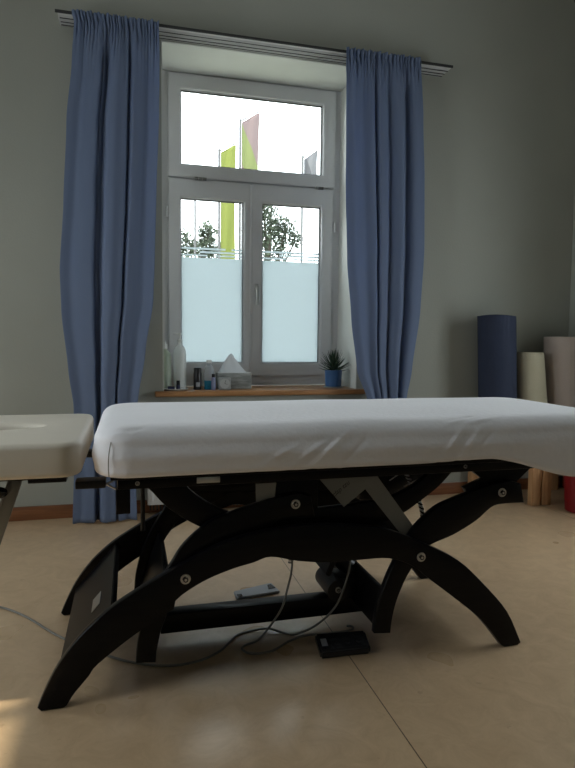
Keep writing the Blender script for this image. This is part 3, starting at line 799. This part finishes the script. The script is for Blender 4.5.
# flat grey control pad behind the beam
PD = thing('foot_pad', 'flat light grey control pad on the floor behind the long black beam', 'control pad', (0.535, 2.525, 0))
def local(pts, c): return [(x-c[0], y-c[1]) for x, y in pts]
pc = local([(0.436, 2.470), (0.637, 2.500), (0.620, 2.600), (0.436, 2.545)], (0.535, 2.525))
hpart('housing', pc, 0.001, 0.012, 0.003, M['plastic_grey'], PD, None)
hpart('key', [(0.055, 0.0), (0.090, 0.008), (0.078, 0.052), (0.060, 0.047)], 0.0122, 0.0150, 0.001, M['plastic_black'], PD, None)
hpart('key', [(-0.092, -0.047), (-0.070, -0.043), (-0.070, -0.020), (-0.092, -0.022)], 0.0122, 0.0150, 0.001, M['plastic_black'], PD, None)

# ------------------------------------------------------------------ things on the sill
S = SILL+0.0005
# white pump bottle
t = thing('pump_bottle', 'tall white pump bottle standing second from the left on the sill', 'bottle', (0.325, 4.05, S))
bm = bmesh.new(); lathe(bm, [(0, 0), (0.038, 0), (0.042, 0.004), (0.0425, 0.235), (0.040, 0.258), (0.030, 0.280), (0.017, 0.294), (0.014, 0.300), (0.014, 0.312), (0, 0.312)]); link_mesh('bottle_body', bm, M['bottle_white'], t, smooth=True)
bm = bmesh.new(); lathe(bm, [(0, 0.3122), (0.017, 0.3122), (0.017, 0.332), (0.006, 0.336), (0.005, 0.362), (0.011, 0.364), (0.011, 0.376), (0, 0.376)]); box(bm, -0.042, 0.004, -0.006, 0.006, 0.366, 0.376, bev=0.003); link_mesh('pump_head', bm, M['plastic_white'], t, smooth=True)
# pale green bottle
t = thing('oil_bottle', 'pale green translucent bottle at the left end of the sill', 'bottle', (0.228, 4.04, S))
bm = bmesh.new(); lathe(bm, [(0, 0), (0.036, 0), (0.040, 0.004), (0.040, 0.215), (0.036, 0.238), (0.018, 0.258), (0.013, 0.262), (0.013, 0.270), (0, 0.270)]); link_mesh('bottle_body', bm, M['liquid_green'], t, smooth=True)
bm = bmesh.new(); lathe(bm, [(0, 0.2702), (0.015, 0.2702), (0.015, 0.300), (0.006, 0.302), (0.006, 0.318), (0, 0.318)]); box(bm, -0.034, 0.003, -0.005, 0.005, 0.305, 0.314, bev=0.002); box(bm, -0.034, -0.027, -0.004, 0.004, 0.285, 0.306, bev=0.002); link_mesh('pump_head', bm, M['plastic_white'], t, smooth=True)
# dish with vials
t = thing('dish', 'shallow white dish holding two small navy items in front of the pump bottles', 'dish', (0.285, 3.945, S))
bm = bmesh.new(); lathe(bm, [(0, 0), (0.052, 0), (0.074, 0.012), (0.077, 0.013), (0.075, 0.0095), (0.053, 0.004), (0, 0.004)], seg=40)
for v in bm.verts: v.co.x *= 1.12; v.co.y *= 0.7
link_mesh('dish_body', bm, M['plastic_white'], t, smooth=True)
t = thing('ink_vial', 'small navy vial with a black cap standing on the white dish', 'vial', (0.305, 3.94, S+0.0045))
bm = bmesh.new(); lathe(bm, [(0, 0), (0.013, 0), (0.013, 0.032), (0, 0.032)], seg=20); link_mesh('vial_body', bm, M['navy'], t, smooth=True)
bm = bmesh.new(); lathe(bm, [(0, 0.0322), (0.012, 0.0322), (0.0115, 0.060), (0, 0.061)], seg=20); link_mesh('cap', bm, M['plastic_black'], t, smooth=True)
bm = bmesh.new(); cyl(bm, (-0.028, 0, 0.012), (0.016, 0, 0.012), 0.012, seg=20); o = link_mesh('small_jar', bm, M['navy'], None, smooth=True, loc=(0.265, 3.935, S+0.0048))
tag(o, 'small navy jar lying on its side on the white dish', 'jar')
# dark spray can
t = thing('spray_can', 'small black spray can between the white pump bottle and the blue bottle', 'spray can', (0.437, 4.00, S))
bm = bmesh.new(); lathe(bm, [(0, 0), (0.025, 0), (0.027, 0.003), (0.027, 0.110), (0.025, 0.114), (0.025, 0.143), (0.023, 0.146), (0, 0.146)], seg=28); link_mesh('can_body', bm, M['darkcan'], t, smooth=True)
bm = bmesh.new(); 
for k in range(9):
    a0 = -PI/2-0.5+k*0.11; a1 = a0+0.11
    vs4 = [bm.verts.new((0.0273*math.cos(a), 0.0273*math.sin(a), z)) for a, z in ((a0, 0.02), (a1, 0.02), (a1, 0.05), (a0, 0.05))]
    bm.faces.new(vs4)
bmesh.ops.remove_doubles(bm, verts=bm.verts, dist=0.0001)
link_mesh('can_label', bm, M['plastic_grey'], t, smooth='all')
# blue liquid bottle
t = thing('disinfectant_bottle', 'clear bottle with bright blue liquid in its lower part on the sill', 'bottle', (0.515, 4.01, S))
bm = bmesh.new(); lathe(bm, [(0, 0.0605), (0.0330, 0.0605), (0.0330, 0.120), (0.027, 0.148), (0.015, 0.160), (0.014, 0.176), (0, 0.176)], seg=32)
link_mesh('bottle_body', bm, M['bottle_clear'], t, smooth=True)
bm = bmesh.new(); lathe(bm, [(0, 0), (0.031, 0), (0.0332, 0.003), (0.0332, 0.060), (0, 0.060)], seg=32); link_mesh('liquid', bm, M['blue_liquid'], t, smooth=True)
bm = bmesh.new(); lathe(bm, [(0, 0.1762), (0.018, 0.1762), (0.018, 0.196), (0, 0.197)], seg=24); link_mesh('cap', bm, M['plastic_white'], t, smooth=True)
t = thing('roll_on', 'tiny clear bottle with a black cap before the blue liquid bottle', 'bottle', (0.538, 3.955, S))
bm = bmesh.new(); lathe(bm, [(0, 0), (0.014, 0), (0.0145, 0.003), (0.0145, 0.075), (0.010, 0.084), (0, 0.084)], seg=20); link_mesh('bottle_body', bm, principled('lilac_clear', (0.35, 0.38, 0.6), 0.2, var=0.04, trans=0.4), t, smooth=True)
bm = bmesh.new(); lathe(bm, [(0, 0.0842), (0.012, 0.0842), (0.012, 0.106), (0, 0.107)], seg=20); link_mesh('cap', bm, M['plastic_black'], t, smooth=True)
# small desk clock
t = thing('desk_clock', 'small square silver desk clock leaning in front of the tissue box', 'clock', (0.610, 3.945, S))
bm = bmesh.new(); box(bm, -0.041, 0.041, -0.012, 0.012, 0, 0.082, bev=0.005); link_mesh('clock_case', bm, M['silverbox'], t, smooth=True)
bm = bmesh.new(); cyl(bm, (0, -0.0122, 0.043), (0, -0.0138, 0.043), 0.033, seg=36); fcx = link_mesh('clock_face', bm, principled('clock_dial', (0.42, 0.43, 0.43), 0.4, var=0.05), t, smooth=True)
for a, ln in ((0.3, 0.026), (1.9, 0.018)):
    bm = bmesh.new(); tube(bm, [(0, -0.0146, 0.043), (math.sin(a)*ln, -0.0146, 0.043+math.cos(a)*ln)], 0.0014, 6, 0); link_mesh('clock_hand', bm, M['print'], fcx)
# tissue box
t = thing('tissue_box', 'grey leaf-patterned tissue box with a white tissue sticking out on the sill', 'tissue box', (0.690, 4.06, S))
bm = bmesh.new(); box(bm, -0.115, 0.115, -0.055, 0.055, 0, 0.108, bev=0.003); link_mesh('carton', bm, M['tissuebox'], t, smooth=True)
bm = bmesh.new(); box(bm, -0.112, 0.112, -0.052, 0.052, 0.1082, 0.110, bev=0.0005); link_mesh('carton_top', bm, M['plastic_white'], t, smooth=True)
bm = bmesh.new()
NN = 28; rows = []
for j in range(15):
    v = j/14; row = []
    w = 0.082*(1-v)**0.85+0.004
    for i in range(NN+1):
        a = 2*PI*i/NN; rr = 1+0.22*math.sin(a*3+1+v*2)+0.1*math.sin(a*5)
        row.append(bm.verts.new((w*math.cos(a)*rr-0.018+0.004*v - 0.010*math.sin(v*3), 0.030*(1-v)**0.6*math.sin(a)*rr, 0.1103+0.128*v+0.006*math.cos(a*2)*(1-v)*0+0)))
    rows.append(row)
for A, B in zip(rows[:-1], rows[1:]):
    for i in range(NN): bm.faces.new((A[i], A[i+1], B[i+1], B[i]))
link_mesh('tissue', bm, M['paper'], t, smooth='all')
# aloe in a blue pot
t = thing('potted_aloe', 'spiky dark green aloe in a blue pot at the right end of the sill', 'potted plant', (1.405, 4.03, S))
bm = bmesh.new(); lathe(bm, [(0, 0), (0.060, 0), (0.070, 0.003), (0.072, 0.009), (0.066, 0.008), (0, 0.006)], seg=36); link_mesh('saucer', bm, principled('pale_grey_saucer', (0.3, 0.32, 0.33), 0.3, var=0.04), t, smooth=True)
bm = bmesh.new(); lathe(bm, [(0, 0.0085), (0.052, 0.0085), (0.057, 0.012), (0.062, 0.120), (0.063, 0.126), (0.059, 0.126), (0.057, 0.112), (0, 0.112)], seg=40); link_mesh('pot', bm, M['pot'], t, smooth=True)
bm = bmesh.new(); lathe(bm, [(0, 0.120), (0.057, 0.116), (0.057, 0.1125), (0, 0.1125)], seg=24); link_mesh('soil', bm, M['soil'], t, smooth=True)
rnd = random.Random(4)
nl = 64
for k in range(nl):
    bm = bmesh.new()
    f = k/nl
    az = k*2.39996+rnd.uniform(-0.2, 0.2)
    el0 = math.radians(12+66*f+rnd.uniform(-7, 7)); ln = (0.105+0.02*math.sin(f*PI))*rnd.uniform(0.85, 1.12)*(1.0 if f < 0.8 else 0.92)
    p = Vector((math.cos(az)*0.020*(1-f), math.sin(az)*0.020*(1-f), 0.118+0.055*f)); rings = []
    nseg = 7; el = el0-0.10
    for s in range(nseg+1):
        v = s/nseg; w = 0.0085*(1-v)**0.8*(1 if s else 0.9)+0.0004; th = w*0.45
        dr = Vector((math.cos(az)*math.cos(el), math.sin(az)*math.cos(el), math.sin(el)))
        sd = Vector((-math.sin(az), math.cos(az), 0)); nr = dr.cross(sd)
        rings.append([bm.verts.new(p+sd*w), bm.verts.new(p+nr*th), bm.verts.new(p-sd*w), bm.verts.new(p-nr*th)])
        p = p+dr*(ln/nseg); el += 0.045
    for A, B in zip(rings[:-1], rings[1:]):
        for i in range(4): bm.faces.new((A[i], A[(i+1) % 4], B[(i+1) % 4], B[i]))
    bm.faces.new(rings[0][::-1]); bm.faces.new(rings[-1])
    link_mesh('leaf', bm, M['leaf'], t, smooth='all')

# ------------------------------------------------------------------ rolled mats on a low wooden bench, right corner
BN = thing('bench', 'low beech bench carrying the rolled mats in the right corner', 'bench', (2.78, 3.68, 0))
bm = bmesh.new(); box(bm, 2.40, 3.20, 3.46, 3.885, 0.40, 0.43, bev=0.004); part('seat', bm, M['stoolwood'], BN)
bm = bmesh.new(); box(bm, 2.44, 3.16, 3.86, 3.880, 0.33, 0.3995, bev=0.003); part('apron', bm, M['stoolwood'], BN)
for x0, x1, y0, y1 in ((2.415, 2.485, 3.83, 3.88), (2.668, 2.738, 3.475, 3.525), (3.10, 3.17, 3.83, 3.88), (3.10, 3.17, 3.475, 3.525)):
    bm = bmesh.new(); box(bm, x0, x1, y0, y1, 0, 0.3995, bev=0.004); part('leg', bm, M['stoolwood'], BN)
bm = bmesh.new(); box(bm, 2.752, 2.822, 3.475, 3.525, 0, 0.3995, bev=0.004); part('leg', bm, M['stoolwood'], BN)

def roll(label, x, y, z0, z1, r, mat, lean=(0, 0), taper=1.0, turns=5, dome=0.0):
    """mat rolled into a spiral, standing on end"""
    bm = bmesh.new(); n = turns*26; th = r/(turns+0.6)*0.92
    NZ = 10; rows = []
    for k in range(NZ+1):
        v = k/NZ; z = z0+(z1-z0)*v
        ring = []
        for i in range(n+1):
            a = 2*PI*i/26; rad = (r/(turns+0.6))*(a/(2*PI)+0.6)*(1+(taper-1)*v)
            zz = z + dome*(1-(rad/r)**2)*v
            ring.append((rad, a, zz))
        rows.append(ring)
    front = []; back = []
    for ring in rows:
        fr = []; bk = []
        for rad, a, zz in ring:
            a2 = a+0.9
            fr.append(bm.verts.new((rad*math.cos(a2)+lean[0]*(zz-z0), rad*math.sin(a2)+lean[1]*(zz-z0), zz-z0)))
            rb = max(0.002, rad-th)
            bk.append(bm.verts.new((rb*math.cos(a2)+lean[0]*(zz-z0), rb*math.sin(a2)+lean[1]*(zz-z0), zz-z0)))
        front.append(fr); back.append(bk)
    for A, B in zip(front[:-1], front[1:]):
        for i in range(n): bm.faces.new((A[i], A[i+1], B[i+1], B[i]))
    for A, B in zip(back[:-1], back[1:]):
        for i in range(n): bm.faces.new((A[i], B[i], B[i+1], A[i+1]))
    for i in range(n):
        bm.faces.new((front[-1][i], front[-1][i+1], back[-1][i+1], back[-1][i])); bm.faces.new((front[0][i], back[0][i], back[0][i+1], front[0][i+1]))
    for i in (0, n):
        for k in range(NZ): bm.faces.new((front[k][i], front[k+1][i], back[k+1][i], back[k][i]))
    o = link_mesh('rolled_mat', bm, mat, None, smooth=True, loc=(x, y, z0))
    tag(o, label, 'rolled mat'); return o
roll('tall dark navy rolled mat standing against the back wall', 2.530, 3.70, 0.4305, 1.305, 0.143, M['matblue'], lean=(-0.03, 0.03), taper=1.0, dome=0.015)
roll('short cream rolled mat between the navy roll and the rose-beige roll', 2.800, 3.66, 0.4305, 1.055, 0.118, M['matcream'], lean=(-0.07, 0.03), taper=0.85)
roll('rose-beige rolled mat at the right corner', 3.075, 3.69, 0.4305, 1.168, 0.150, M['matrose'], lean=(-0.02, 0.02), taper=1.05)
# red bucket at the right edge
t = thing('bucket', 'red plastic bucket standing on the floor at the right edge', 'bucket', (2.925, 3.30, 0))
bm = bmesh.new(); lathe(bm, [(0, 0.001), (0.098, 0.001), (0.105, 0.006), (0.122, 0.29), (0.128, 0.292), (0.128, 0.306), (0.119, 0.306), (0.101, 0.010), (0, 0.010)], seg=40); link_mesh('bucket_body', bm, M['red'], t, smooth=True)
bm = bmesh.new(); tube(bm, [(0.130*math.cos(a), 0.02+0.10*math.sin(a)*0.9, 0.310+0.02*math.sin(a)) for a in [PI*k/12 for k in range(13)]], 0.003, 8, 3); link_mesh('bucket_handle', bm, M['steel'], t, smooth='all')
bm = bmesh.new(); lathe(bm, [(0, 0), (0.030, 0), (0.034, 0.004), (0.030, 0.010), (0, 0.012)], seg=24)
o = link_mesh('wooden_knob', bm, principled('brown_wood_knob', (0.22, 0.09, 0.04), 0.5, var=0.1), None, smooth=True, loc=(2.33, 3.56, 0.0005))
tag(o, 'small round brown wooden disc lying on the floor near the bench', 'disc')

# ------------------------------------------------------------------ outside
structure(boxobj('outside_ground', (-30, 60, YE+0.02, 80, -0.6, -0.5), M['ground']))
bpy.data.objects['outside_ground']['kind'] = 'structure'
bpy.data.objects['outside_ground'].name = 'ground'
YG = -0.5
def flag(x0, x1, ztop0, ztop1, zbot, y, mat, label):
    t = thing('banner_flag', label, 'flag', (x0, y, YG))
    bm = bmesh.new(); cyl(bm, (0, 0, 0), (0, 0, ztop0-YG+0.05), 0.035, seg=12); link_mesh('pole', bm, M['pole'], t, smooth=True)
    bm = bmesh.new(); cyl(bm, (0, 0, ztop0-YG), (x1-x0, 0, ztop1-YG), 0.018, seg=10); link_mesh('top_arm', bm, M['pole'], t, smooth=True)
    bm = bmesh.new(); NI, NJ = 14, 40; rows = []
    for j in range(NJ+1):
        v = j/NJ; row = []
        for i in range(NI+1):
            u = i/NI; zt = ztop0+(ztop1-ztop0)*u-0.03
            z = zt+(zbot-zt)*v - YG
            row.append(bm.verts.new((0.04+(x1-x0-0.04)*u*(1-0.08*math.sin(v*3)), 0.06*math.sin(u*7+v*5)*u, z)))
        rows.append(row)
    for A, B in zip(rows[:-1], rows[1:]):
        for i in range(NI): bm.faces.new((A[i], A[i+1], B[i+1], B[i]))
    o = link_mesh('banner', bm, mat, t, smooth='all'); md = o.modifiers.new('thickness', 'SOLIDIFY'); md.thickness = 0.004
    return t
flag(2.32, 2.775, 6.07, 6.32, 2.2, 16, flag_mat('flag_lime', (0.21, 0.235, 0.07), (0.2, 0.17, 0.08), 3.5, 0.2, 0.2), 'short lime yellow banner flag outside behind the left casement')
flag(2.93, 3.47, 7.0, 7.32, 2.6, 16.3, flag_mat('flag_pink', (0.225, 0.175, 0.172), (0.20, 0.225, 0.10), 2.95, 0.42, 0.22), 'tallest banner flag outside, pink crossed by a lime stripe')
flag(4.60, 5.05, 6.09, 6.40, 4.95, 16, flag_mat('flag_grey', (0.2, 0.2, 0.205), (0.12, 0.12, 0.125), 2.3, 0.35, 0.12), 'pale grey banner flag outside at the right edge of the window')
t = thing('lamp_pole', 'plain slim pole outside behind the left casement', 'pole', (1.688, 16, YG))
bm = bmesh.new(); cyl(bm, (0, 0, 0), (0, 0, 5.9), 0.03, seg=12); link_mesh('pole', bm, M['pole'], t, smooth=True)

def tree(label, x, y, clusters, seed):
    t = thing('tree', label, 'tree', (x, y, YG)); rnd = random.Random(seed)
    bm = bmesh.new(); ctr = Vector((x, y, YG))
    topz = max(c[2] for c in clusters)-YG
    tube(bm, [(0, 0, 0), (0.05, 0, topz*0.3), (-0.03, 0.05, topz*0.6), (0, 0, topz*0.85)], 0.10, 10, 4); 
    link_mesh('trunk', bm, M['bark'], t, smooth='all')
    bm = bmesh.new()
    for (cx, cy, cz, r, n) in clusters:
        e = Vector((cx, cy, cz))-ctr; s = Vector((0, 0, max(0.8, e.z*0.55)))
        tube(bm, [s, (s+e)/2+Vector((0, 0, 0.15)), e], 0.03, 6, 4)
    link_mesh('branch_work', bm, M['bark'], t, smooth='all')
    bm = bmesh.new()
    for (cx, cy, cz, r, n) in clusters:
        for k in range(int(n*1.5)):
            d = Vector((rnd.gauss(0, 1), rnd.gauss(0, 1), rnd.gauss(0, 1))).normalized()*r*rnd.random()**0.45
            p = Vector((cx, cy, cz))+d-ctr
            a = Vector((rnd.gauss(0, 1), rnd.gauss(0, 1), rnd.gauss(0, 1))).normalized(); b = a.orthogonal().normalized(); s = rnd.uniform(0.04, 0.075)
            v = [bm.verts.new(p+a*s), bm.verts.new(p+b*s*0.55), bm.verts.new(p-a*s), bm.verts.new(p-b*s*0.55)]
            bm.faces.new(v)
    link_mesh('foliage', bm, M['tree'], t)
tree('small leafy tree outside at the far left of the left casement', 1.15, 17.5, [(1.40, 17.5, 3.9, 0.42, 260), (1.0, 17.6, 4.1, 0.5, 200), (1.75, 17.4, 3.75, 0.25, 110), (1.3, 17.5, 3.2, 0.7, 500), (1.2, 17.4, 2.2, 0.8, 400)], 1)
tree('leafy tree outside between the slim pole and the lime flag', 2.35, 20.5, [(2.62, 20.5, 4.80, 0.38, 300), (2.45, 20.5, 4.3, 0.42, 360), (2.75, 20.5, 4.05, 0.5, 400), (2.62, 20.5, 3.3, 0.8, 500), (2.62, 20.5, 2.4, 0.8, 400)], 2)
tree('largest leafy tree outside behind the right casement', 3.9, 17.0, [(3.75, 17, 4.95, 0.42, 330), (3.95, 17, 4.45, 0.45, 380), (4.40, 17, 4.35, 0.40, 300), (4.70, 17, 4.05, 0.25, 120), (3.8, 17, 3.9, 0.5, 400), (4.3, 17, 3.75, 0.35, 160), (3.9, 17, 3.0, 0.7, 500)], 3)

# ------------------------------------------------------------------ light
w = bpy.data.worlds.new('sky'); scene.world = w; w.use_nodes = True
bg = w.node_tree.nodes['Background']; bg.inputs['Color'].default_value = (0.90, 0.95, 1.0, 1); bg.inputs['Strength'].default_value = 7.5
def portal(name, loc, rot, sx, sy):
    l = bpy.data.lights.new(name, 'AREA'); l.shape = 'RECTANGLE'; l.size = sx; l.size_y = sy; l.cycles.is_portal = True
    o = bpy.data.objects.new(name, l); C.objects.link(o); o.location = loc; o.rotation_euler = rot
portal('daylight_portal', (0.87, YE+0.02, 1.88), (-PI/2, 0, 0), 1.33, 2.2)
portal('daylight_portal', (XL-0.32, (LY0+LY1)/2, (LZ0+LZ1)/2), (0, -PI/2, 0), LZ1-LZ0, LY1-LY0)
portal('daylight_portal', (XL-0.32, (MY0+MY1)/2, (0.6+MZ1)/2), (0, -PI/2, 0), MZ1-0.6, MY1-MY0)
portal('daylight_portal', (XR+0.32, (NY0+NY1)/2, (NZ0+NZ1)/2), (0, PI/2, 0), NZ1-NZ0, NY1-NY0)
sl = bpy.data.lights.new('sun', 'SUN'); sl.energy = 6.0; sl.angle = math.radians(1.5); sl.color = (1.0, 0.90, 0.74)
so = bpy.data.objects.new('sun', sl); C.objects.link(so)
sd = Vector((1.65, 0.38, -2.45)); so.rotation_euler = sd.to_track_quat('-Z', 'Y').to_euler(); so.location = (-5, 1, 6)

# ------------------------------------------------------------------ camera
yaw, pitch, roll_, f = -0.258807627, 0.072025891, 0.00972135550, 596.955
cy, sy, cp, sp = math.cos(yaw), math.sin(yaw), math.cos(pitch), math.sin(pitch)
fw = Vector((-sy*cp, cy*cp, -sp)); rt = Vector((cy, sy, 0)); up = rt.cross(fw)
cr, sr = math.cos(roll_), math.sin(roll_)
R = rt*cr+up*sr; U = -rt*sr+up*cr
cam = bpy.data.cameras.new('camera'); co = bpy.data.objects.new('camera', cam); C.objects.link(co)
mt = Matrix(((R.x, U.x, -fw.x, 0), (R.y, U.y, -fw.y, 0), (R.z, U.z, -fw.z, 1.12), (0, 0, 0, 1)))
co.matrix_world = mt
cam.sensor_fit = 'VERTICAL'; cam.sensor_height = 36; cam.lens = f*36/768; cam.clip_start = 0.02; cam.clip_end = 300
scene.camera = co
vs_ = scene.view_settings; vs_.view_transform = 'Standard'; vs_.look = 'None'; vs_.gamma = 1; vs_.exposure = 0.0; vs_.use_curve_mapping = False
